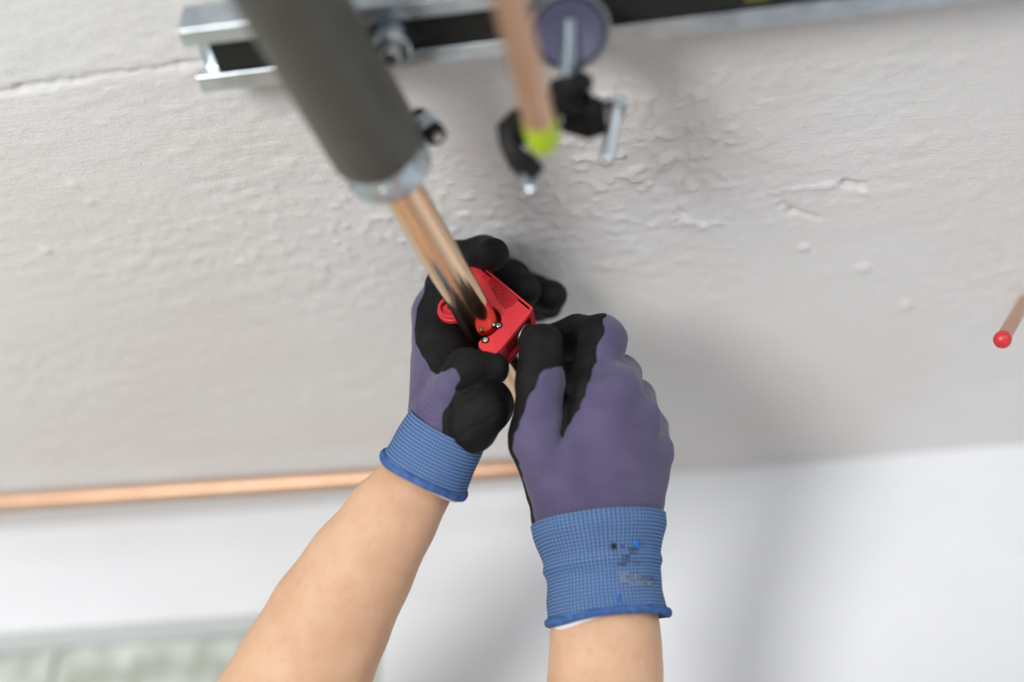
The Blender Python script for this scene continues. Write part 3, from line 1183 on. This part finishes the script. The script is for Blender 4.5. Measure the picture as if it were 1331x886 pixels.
# ---- right glove: back of the hand towards us, thumb and bent forefinger on the knob
def right_glove():
    lo = cpt(640, 740, .80) - np.array([0, 0, 0.07])
    hi = cpt(900, 385, .80) + np.array([0, 0, 0.115])
    F = Field(lo, hi, HG)
    dors = unit(0.35, 0.15, -1)
    cb = lambda d, off, slope=0.0: (d, off, slope)      # coat value = q.d + off + slope*t  (negative = coated)
    palm = (unit(0.5, 0, -1), 0.011, 0.0)
    # metacarpals
    bone(F, (738, 698, .796, 35), (768, 512, .785, 31), .012, mask=(unit(1, 0, -.75), .0135, -.004))
    bone(F, (766, 703, .794, 37), (801, 505, .786, 31), .012, mask=palm)
    bone(F, (798, 704, .796, 36), (829, 545, .792, 30), .012, mask=palm)
    bone(F, (822, 702, .800, 33), (846, 588, .806, 29), .012, mask=palm)
    # thumb ball
    tm = (unit(0.9, 0.0, -0.45), .0085, -.004)
    bone(F, (732, 668, .796, 37), (698, 572, .788, 34), .014, mask=(unit(1, 0, -.35), .0128, -.004))
    # fingers (each chain keeps its own creases)
    def chain(pts, k, masks):
        grp = np.full(F.shape, 0.05, np.float32)
        for i in range(len(pts) - 1):
            bone(F, pts[i], pts[i + 1], .004, mask=masks[i], group=grp)
        hh = np.maximum(k - np.abs(F.d - grp), 0) / k
        F.d[...] = np.minimum(F.d, grp) - hh * hh * k * 0.25
    allc = (unit(1, 0, -.3), -.012, 0.0)
    ix = unit(1, 0.15, -.25)
    chain([(698, 572, .788, 34), (704, 497, .783, 31), (704, 449, .789, 28)], .006,
          [(unit(0.9, -.1, -.5), .0068, -.010), (unit(0.7, -.9, -.4), -.0034, -.022)])
    chain([(768, 512, .787, 31), (783, 442, .806, 31), (751, 438, .832, 27), (714, 447, .838, 24)], .004,
          [(ix, -.0005, -.002), (ix, -.006, -.012), allc])
    mk = (unit(0.8, 0.5, -.35), .006, -.012)
    chain([(801, 505, .788, 31), (806, 488, .822, 27), (778, 488, .850, 25), (738, 470, .852, 25)], .0035, [mk, (ix, -.004, -.01), allc])
    chain([(829, 545, .794, 30), (824, 519, .834, 27), (796, 522, .862, 23), (772, 510, .864, 20)], .0035, [mk, (ix, -.004, -.01), allc])
    chain([(846, 588, .808, 29), (843, 556, .850, 24), (815, 560, .870, 21), (796, 552, .870, 18)], .0035, [mk, (ix, -.004, -.01), allc])
    # the deep gap between thumb and forefinger
    grp = np.full(F.shape, 0.05, np.float32)
    zax = np.array([0, 0, 1.0])
    bone(F, (729, 576, .772, 2), (739, 520, .774, 6), .002, flat=(zax, .22), group=grp)
    bone(F, (739, 520, .774, 6), (743, 446, .780, 9), .002, flat=(zax, .42), group=grp)
    kk = .004
    hh = np.maximum(kk - np.abs(F.d + grp), 0) / kk
    F.d[...] = np.maximum(F.d, -grp) + hh * hh * kk * .25
    # soft folds
    creases(F, cpt(735, 590, .765), .022, unit(.2, 1, 0), .009, .00035, .002)
    creases(F, cpt(712, 505, .77), .010, unit(.15, 1, 0), .0045, .0004, .001)
    creases(F, cpt(790, 430, .79), .012, unit(-.2, 1, 0), .005, .0003, .001)
    creases(F, cpt(840, 620, .765), .03, unit(.1, 1, 0), .013, .0004, .004)
    coat = poly_sdf(F, px_poly([(790, 402), (780, 425), (777, 458), (764, 503), (747, 540), (731, 568), (727, 560), (735, 500), (736, 402)], .785))
    return finish_glove(F, M_PURPLE, 'work_glove', extra_coat=coat, seed=3, origin=cpt(780, 690, .78), edge_noise=.0009)


# ---- left glove: seen from its thumb side, fingers curled round the cutter
def left_glove():
    lo = cpt(485, 640, .82) - np.array([0, 0, 0.075])
    hi = cpt(760, 285, .82) + np.array([0, 0, 0.13])
    F = Field(lo, hi, HG)
    bare = (unit(1, 0, 0), .05, 0)
    black = (unit(1, 0, 0), -.05, 0)
    pm = (unit(-1, 0, -.15), .004, -.006)
    bone(F, (572, 572, .800, 42), (573, 408, .838, 36), .012, mask=(unit(-1, 0, -.2), .006, -.009))
    bone(F, (578, 570, .813, 38), (580, 400, .865, 36), .012, mask=pm)
    bone(F, (586, 566, .828, 35), (586, 405, .890, 34), .012, mask=pm)
    bone(F, (594, 556, .838, 32), (596, 422, .908, 31), .012, mask=pm)

    def chain(pts, k, masks):
        grp = np.full(F.shape, 0.05, np.float32)
        for i in range(len(pts) - 1):
            bone(F, pts[i], pts[i + 1], .004, mask=masks[i] if isinstance(masks, list) else masks, group=grp)
        hh = np.maximum(k - np.abs(F.d - grp), 0) / k
        F.d[...] = np.minimum(F.d, grp) - hh * hh * k * 0.25
    chain([(573, 408, .838, 36), (594, 340, .850, 25), (628, 331, .846, 23), (640, 330, .828, 20)], .005,
          [(unit(-1, .3, -.2), .001, -.012), black, black])
    chain([(580, 400, .865, 36), (628, 356, .884, 26), (664, 363, .868, 24), (681, 377, .852, 21)], .004, [pm, black, black])
    chain([(586, 405, .890, 34), (655, 362, .905, 24), (700, 381, .884, 20), (716, 385, .866, 20)], .004, [pm, black, black])
    chain([(596, 422, .908, 31), (664, 388, .918, 22), (698, 398, .896, 18), (714, 398, .882, 15.5)], .004, [pm, black, black])
    # thumb
    chain([(576, 556, .808, 32), (586, 505, .795, 24), (606, 480, .790, 25), (640, 479, .795, 21)], .008,
          [bare, (unit(-.8, .3, -.6), .008, -.024), black])
    # heel of the palm
    chain([(611, 555, .792, 34), (622, 533, .793, 36), (632, 526, .822, 35)], .0018, [black, black])
    creases(F, cpt(628, 520, .79), .018, unit(-.35, 1, 0), .0055, .0011, .002)
    creases(F, cpt(614, 555, .785), .016, unit(-.3, 1, 0), .008, .0008, .002)
    creases(F, cpt(590, 490, .775), .009, unit(.85, .5, 0), .0048, .0007, .0005)
    creases(F, cpt(640, 330, .83), .012, unit(1, .2, 0), .006, .0004, .001)
    coat = poly_sdf(F, px_poly([(552, 352), (546, 385), (538, 408), (536, 430), (541, 450), (552, 466), (560, 480), (572, 486), (584, 478), (592, 470),
                                (760, 470), (760, 290), (552, 290)], .82))
    cut_ = poly_sdf(F, px_poly([(500, 640), (500, 340), (549, 352), (546, 375), (537, 400), (534, 430), (540, 452), (552, 468), (560, 482), (573, 487),
                                (586, 478), (593, 476), (600, 490), (592, 505), (580, 520), (575, 545), (580, 575), (592, 590), (592, 640)], .80))
    return finish_glove(F, M_PURPLE, 'work_glove', extra_coat=coat, extra_bare=cut_, seed=21, origin=cpt(560, 590, .80), edge_noise=.0008)


# ---- knitted cuffs: rings with their own UVs
def cuff(glove, stations, axis_tilt, hem_r, liner, depth_ratio=0.92, roll=0.0, u_off=0.0, name='cuff'):
    """stations: (px, py, z, half width px); rings are perpendicular to the wrist axis"""
    C = [cpt(*s[:3]) for s in stations]
    W = [s[3] * s[2] / FPX for s in stations]
    NS = 120
    V, UV = [], []
    rings = []
    ax0 = unit(*(C[0] - C[-1]))
    a = unit(*(ax0 + np.array([0, 0, axis_tilt])))
    side = unit(*np.cross(np.array([0, 0, 1.0]), a))       # roughly sideways in view
    if side[0] < 0:
        side = -side
    fr = np.cross(side, a)
    if fr[2] > 0:
        fr = -fr                                           # toward the viewer
    th = 2 * math.pi * np.arange(NS + 1) / NS
    Ls = np.concatenate([[0], np.cumsum([np.linalg.norm(C[i + 1] - C[i]) for i in range(len(C) - 1)])])
    # dense smooth interpolation
    dense = np.linspace(0, Ls[-1], 90)
    Cx = np.stack([np.interp(dense, Ls, [c[i] for c in C]) for i in range(3)], 1)
    Wd = np.interp(dense, Ls, W)
    ker = np.array([1, 3, 5, 6, 5, 3, 1.0])
    ker /= ker.sum()
    pad = np.pad(Wd, 3, mode='edge')
    Wd = np.convolve(pad, ker, 'valid')
    for i in range(3):
        Cx[:, i] = np.convolve(np.pad(Cx[:, i], 3, mode='reflect', reflect_type='odd'), ker, 'valid')
    for i, s in enumerate(dense):
        rip = 1 + 0.006 * np.sin(th * 9 + s * 90) * np.sin(s * 330) + 0.005 * np.sin(th * 5 + 1.3 + s * 40)
        ring = Cx[i] + (np.cos(th) * Wd[i] * rip)[:, None] * side + (np.sin(th) * Wd[i] * depth_ratio * rip)[:, None] * fr
        V.append(ring)
        UV.append(np.stack([th / (2 * math.pi), np.full(NS + 1, s / 0.06)], 1))
    Vn = to_world(np.concatenate(V))
    UVn = np.concatenate(UV)
    n1 = NS + 1
    Q = []
    for i in range(len(dense) - 1):
        for k_ in range(NS):
            Q.append((i * n1 + k_, i * n1 + k_ + 1, (i + 1) * n1 + k_ + 1, (i + 1) * n1 + k_))
    Q = np.array(Q)
    org = to_world(C[len(C) // 2])
    o = mesh_np(name, Vn, Q, M_CUFF, glove, org)
    uvl = o.data.uv_layers.new(name='UVMap')
    li = np.zeros(len(o.data.loops), np.int32)
    o.data.loops.foreach_get('vertex_index', li)
    uvl.data.foreach_set('uv', UVn[li].astype(np.float32).ravel())
    so = o.modifiers.new('thickness', 'SOLIDIFY')
    so.thickness = 0.0012
    so.offset = 0

    def rim(nm, m, shift, r, grow, parent_, a_from=0.0, a_to=2 * math.pi, lean=0.0):
        mbx = MB()
        nn, mm = 120, 14
        Vr = []
        for k_ in range(nn):
            t_ = a_from + (a_to - a_from) * k_ / nn
            dirn = math.cos(t_) * side * (Wd[-1] + grow) + math.sin(t_) * fr * (Wd[-1] + grow) * depth_ratio
            dn = dirn / np.linalg.norm(dirn)
            rr_ = r * (1 + 0.10 * math.sin(5 * t_ + 1))
            cen = Cx[-1] + dirn - a * (shift + lean * math.cos(t_) + 0.0008 * math.sin(3 * t_ + .6))
            for j in range(mm):
                p_ = 2 * math.pi * j / mm
                Vr.append(to_world(cen + dn * rr_ * math.cos(p_) + a * rr_ * 1.25 * math.sin(p_)))
        Fr = []
        for k_ in range(nn):
            for j in range(mm):
                Fr.append((k_ * mm + j, ((k_ + 1) % nn) * mm + j, ((k_ + 1) % nn) * mm + (j + 1) % mm, k_ * mm + (j + 1) % mm))
        mbx.add(Vr, Fr)
        return mbx.build(nm, m, parent_, loc=org)
    rim('cuff_hem', M_HEM, 0.0, hem_r, 0.0004, glove)
    rim('cuff_liner', M_LINER, liner[0], liner[1], liner[2], glove, lean=liner[3])

    def at(u, v, lift=0.0013):
        """point on the front of the cuff: u in -1..1 across, v in 0..1 along"""
        i = v * (len(dense) - 1)
        i0 = int(min(max(i, 0), len(dense) - 2))
        f = i - i0
        w = Wd[i0] * (1 - f) + Wd[i0 + 1] * f + lift
        c = Cx[i0] * (1 - f) + Cx[i0 + 1] * f
        t_ = math.acos(max(-1, min(1, u)))
        return to_world(c + math.cos(t_) * w * side + math.sin(t_) * w * depth_ratio * fr)
    return o, at


g1 = right_glove()
st = [(777, 676, .797, 87), (779, 692, .797, 86), (781, 712, .797, 79), (782, 726, .797, 75), (783, 736, .797, 77.5), (784, 744, .797, 73.5), (785, 752, .797, 73), (786, 775, .796, 74.5), (788, 792, .796, 76), (790, 803, .796, 78)]
c1, at1 = cuff(g1, st, 0.30, .0021, (.0004, .0013, -.0026, -.0034))
g2 = left_glove()
st = [(582, 556, .802, 53), (573, 572, .801, 55), (565, 588, .800, 56), (557, 604, .799, 57), (551, 616, .798, 59)]
c2, at2 = cuff(g2, st, -0.25, .0018, (.0014, .0010, -.0018, .0012))


# worn print and blue yarn ends on the right cuff
def patch(mb, at, u0, u1, v0, v1):
    mb.add([at(u0, v0), at(u1, v0), at(u1, v1), at(u0, v1)], [(0, 1, 2, 3)])


mb = MB()
patch(mb, at1, .12, .21, .335, .40)
mb.build('print_block', M_INK_DARK, c1, smooth=False)['label'] = 'small black printed square'
mb = MB()
for (v, us, hh) in ((.30, ((.27, .34), (.40, .44), (.455, .50), (.52, .56)), .02), (.345, ((.42, .46), (.47, .50), (.52, .55)), .016),
                    (.385, ((.17, .22), (.28, .33), (.36, .40)), .018), (.425, ((.28, .31), (.33, .37), (.40, .42), (.47, .53), (.55, .57)), .018),
                    (.47, ((.20, .27), (.29, .36)), .014), (.56, ((.60, .64), (.66, .70), (.74, .80), (.82, .86)), .016)):
    for (a, b) in us:
        patch(mb, at1, a, b, v + .07 - hh * .6 + .12 * (a - .2), v + .07 + hh * .6 + .12 * (a - .2))
mb.build('print_marks', M_INK, c1, smooth=False)['label'] = 'worn dark grey lettering rows'
mb = MB()
for (v, us) in ((.485, ((.20, .26), (.27, .37), (.39, .45), (.47, .52), (.55, .60), (.63, .70))), (.525, ((.22, .33), (.35, .47), (.49, .53), (.56, .66), (.68, .76), (.79, .86))),
                (.565, ((.22, .36), (.37, .44), (.46, .62)))):
    for (a, b) in us:
        patch(mb, at1, a, b, v + .14 - .010 + .16 * (a - .2), v + .14 + .010 + .16 * (a - .2))
mb.build('print_marks', M_INK_PALE, c1, smooth=False)['label'] = 'worn pale grey lettering rows'
for (u, v) in ((.50, .36), (.13, .88)):
    mb = MB()
    p0 = np.array(at1(u, v, .001))
    p1 = np.array(at1(u + .03, v - .03, .0022))
    p2 = np.array(at1(u + .055, v + .03, .001))
    strap(mb, [p0, p1, p2], .0007, .0005, _fwd)
    mb.build('yarn_end', M_YARN, c1, smooth=False, loc=p0)


# ---- body: arms, shoulders, chest, neck and head as one surface
def build_body():
    W_ = lambda p: np.asarray(p, float)
    lo, hi = W_((-0.48, 0.22, 1.22)), W_((0.42, 0.90, 2.22))
    F = Field(lo, hi, 0.0035)

    def b(p, q, rp, rq, k=.02, flat=None):
        F.cone(p, q, rp, rq, k, flat)
    # forearms laid through the photographed wrists
    def arm(pts, k=.004):
        for i in range(len(pts) - 1):
            A, B = pts[i], pts[i + 1]
            b(P(*A[:3]), P(*B[:3]), A[3] * A[2] / FPX, B[3] * B[2] / FPX, k, (_fwd, 1.2))
    arm([(780, 720, .798, 58), (786, 785, .797, 66), (787, 830, .793, 72), (787, 870, .789, 74), (786, 960, .772, 84), (785, 1060, .748, 96)])
    arm([(568, 585, .803, 42), (541, 628, .799, 50), (511, 670, .797, 60), (466, 740, .795, 72), (428, 805, .793, 81), (397, 868, .791, 88), (330, 980, .790, 93), (290, 1040, .790, 94)])
    eR, eL = P(788, 1190, .722), P(258, 1110, .790)
    b(P(785, 1060, .748), eR, .040, .037, .015)
    b(P(290, 1040, .790), eL, .041, .038, .015)
    sR, sL = W_((.16, .50, 1.705)), W_((-.24, .52, 1.705))
    b(eR, sR, .040, .056, .02)
    b(eL, sL, .040, .056, .02)
    # trunk
    ch = W_((-.04, .50, 1.62))
    b(sR + W_((-.02, 0, -.02)), sL + W_((.02, 0, -.02)), .062, .062, .03)
    b(W_((.05, .50, 1.58)), W_((.03, .50, 1.24)), .115, .105, .05)
    b(W_((-.13, .50, 1.58)), W_((-.11, .50, 1.24)), .115, .105, .05)
    # neck and head, tipped back a little to look up
    b(W_((-.04, .49, 1.66)), W_((-.04, .485, 1.765)), .058, .053, .02)
    b(W_((-.04, .475, 1.815)), W_((-.04, .515, 1.80)), .074, .062, .03)
    b(W_((-.04, .545, 1.775)), W_((-.04, .53, 1.80)), .040, .045, .02)
    b(W_((-.04, .582, 1.822)), W_((-.04, .597, 1.803)), .008, .0125, .008)      # nose
    for s in (-1, 1):
        b(W_((-.04 + s * .074, .485, 1.80)), W_((-.04 + s * .080, .478, 1.825)), .011, .013, .006)   # ears
        b(W_((-.04 + s * .026, .568, 1.838)), W_((-.04 + s * .038, .560, 1.838)), .010, .009, .008)  # brow
    b(W_((-.058, .580, 1.778)), W_((-.022, .580, 1.778)), .007, .007, .006)       # mouth
    V, Q = nets(F.d, F.lo, F.h)
    V = relax(V, Q, 9, 0.5)
    org = W_((-.04, .5, 1.6))
    body = mesh_np('body', V, Q, M_SKIN, person, org)
    # shirt: an outer shell over trunk and upper arms
    g = F.grid()
    neck = .074 - np.sqrt((g[0] + .04) ** 2 + (g[1] - .49) ** 2) + 0 * g[2]
    lim = np.maximum(g[2] - 1.755 + 0 * g[0] + 0 * g[1], np.minimum(neck, g[2] - 1.725 + 0 * neck))
    dsh = np.maximum(F.d - 0.004, lim.astype(np.float32))
    armcut = np.maximum(np.abs(g[0] + .04) - .27, -1).astype(np.float32)
    dsh = np.maximum(dsh, armcut + 0 * dsh)
    V, Q = nets(dsh, F.lo, F.h)
    V = relax(V, Q, 2, 0.5)
    mesh_np('shirt', V, Q, M_SHIRT, person, org)
    hair = Field(W_((-.16, .36, 1.74)), W_((.08, .62, 1.95)), .004)
    hair.cone(W_((-.04, .465, 1.825)), W_((-.04, .495, 1.832)), .080, .074, .02)
    gg = hair.grid()
    cutp = (gg[1] - .545) * .6 + (1.815 - gg[2]) * .8 + 0 * gg[0]
    V, Q = nets(np.maximum(hair.d, cutp.astype(np.float32)), hair.lo, hair.h)
    V = relax(V, Q, 2, .5)
    mesh_np('hair', V, Q, M_HAIR, person, org)
    # short fine hairs on the forearms
    co_ = np.empty(len(body.data.vertices) * 3, np.float32)
    body.data.vertices.foreach_get('co', co_)
    no_ = np.empty_like(co_)
    body.data.vertices.foreach_get('normal', no_)
    co_, no_ = co_.reshape(-1, 3) + org, no_.reshape(-1, 3)
    wL, eLw = P(541, 628, .799), P(330, 980, .790)
    wR, eRw = P(786, 785, .789), P(785, 1060, .750)
    mbh = MB()
    hv, hf = [], []
    for (w0, e0) in ((wL, eLw), (wR, eRw)):
        axd = (w0 - e0) / np.linalg.norm(w0 - e0)
        t_ = (co_ - e0) @ axd
        rad = np.linalg.norm(co_ - e0 - t_[:, None] * axd, axis=1)
        cand = np.nonzero((rad < .055) & (t_ > 0) & (t_ < np.linalg.norm(w0 - e0) - .012))[0]
        for i_ in rng.choice(cand, min(650, len(cand)), replace=False):
            p0, nn = co_[i_].astype(float), no_[i_].astype(float)
            dirv = axd * rng.uniform(.4, 1) + np.array(rng.normal(size=3)) * .35
            dirv -= nn * (dirv @ nn) * .9
            dirv /= np.linalg.norm(dirv)
            ln = rng.uniform(.003, .007)
            sd = np.cross(dirv, nn) * .00004
            k0 = len(hv)
            p1 = p0 + dirv * ln * .5 + nn * .0010
            p2 = p0 + dirv * ln + nn * .0011
            hv += [p0 - sd, p0 + sd, p1 + sd, p1 - sd, p2]
            hf += [(k0, k0 + 1, k0 + 2, k0 + 3), (k0 + 3, k0 + 2, k0 + 4)]
    mbh.add(hv, hf)
    hobj = mbh.build('arm_hair', M_ARMHAIR, person, smooth=False, loc=org)
    hobj['kind'] = 'stuff'
    for s in (-1, 1):
        mb = MB()
        c = W_((-.04 + s * .030, .5695, 1.8235))
        lathe(mb, c, (0, 1, 0.3), [(-.009, 1e-5), (-.0065, .0065), (0, .009), (.0065, .0065), (.009, 1e-5)], 20, closed=False)
        mb.build('eye', M_LINER, person, loc=c)


build_body()
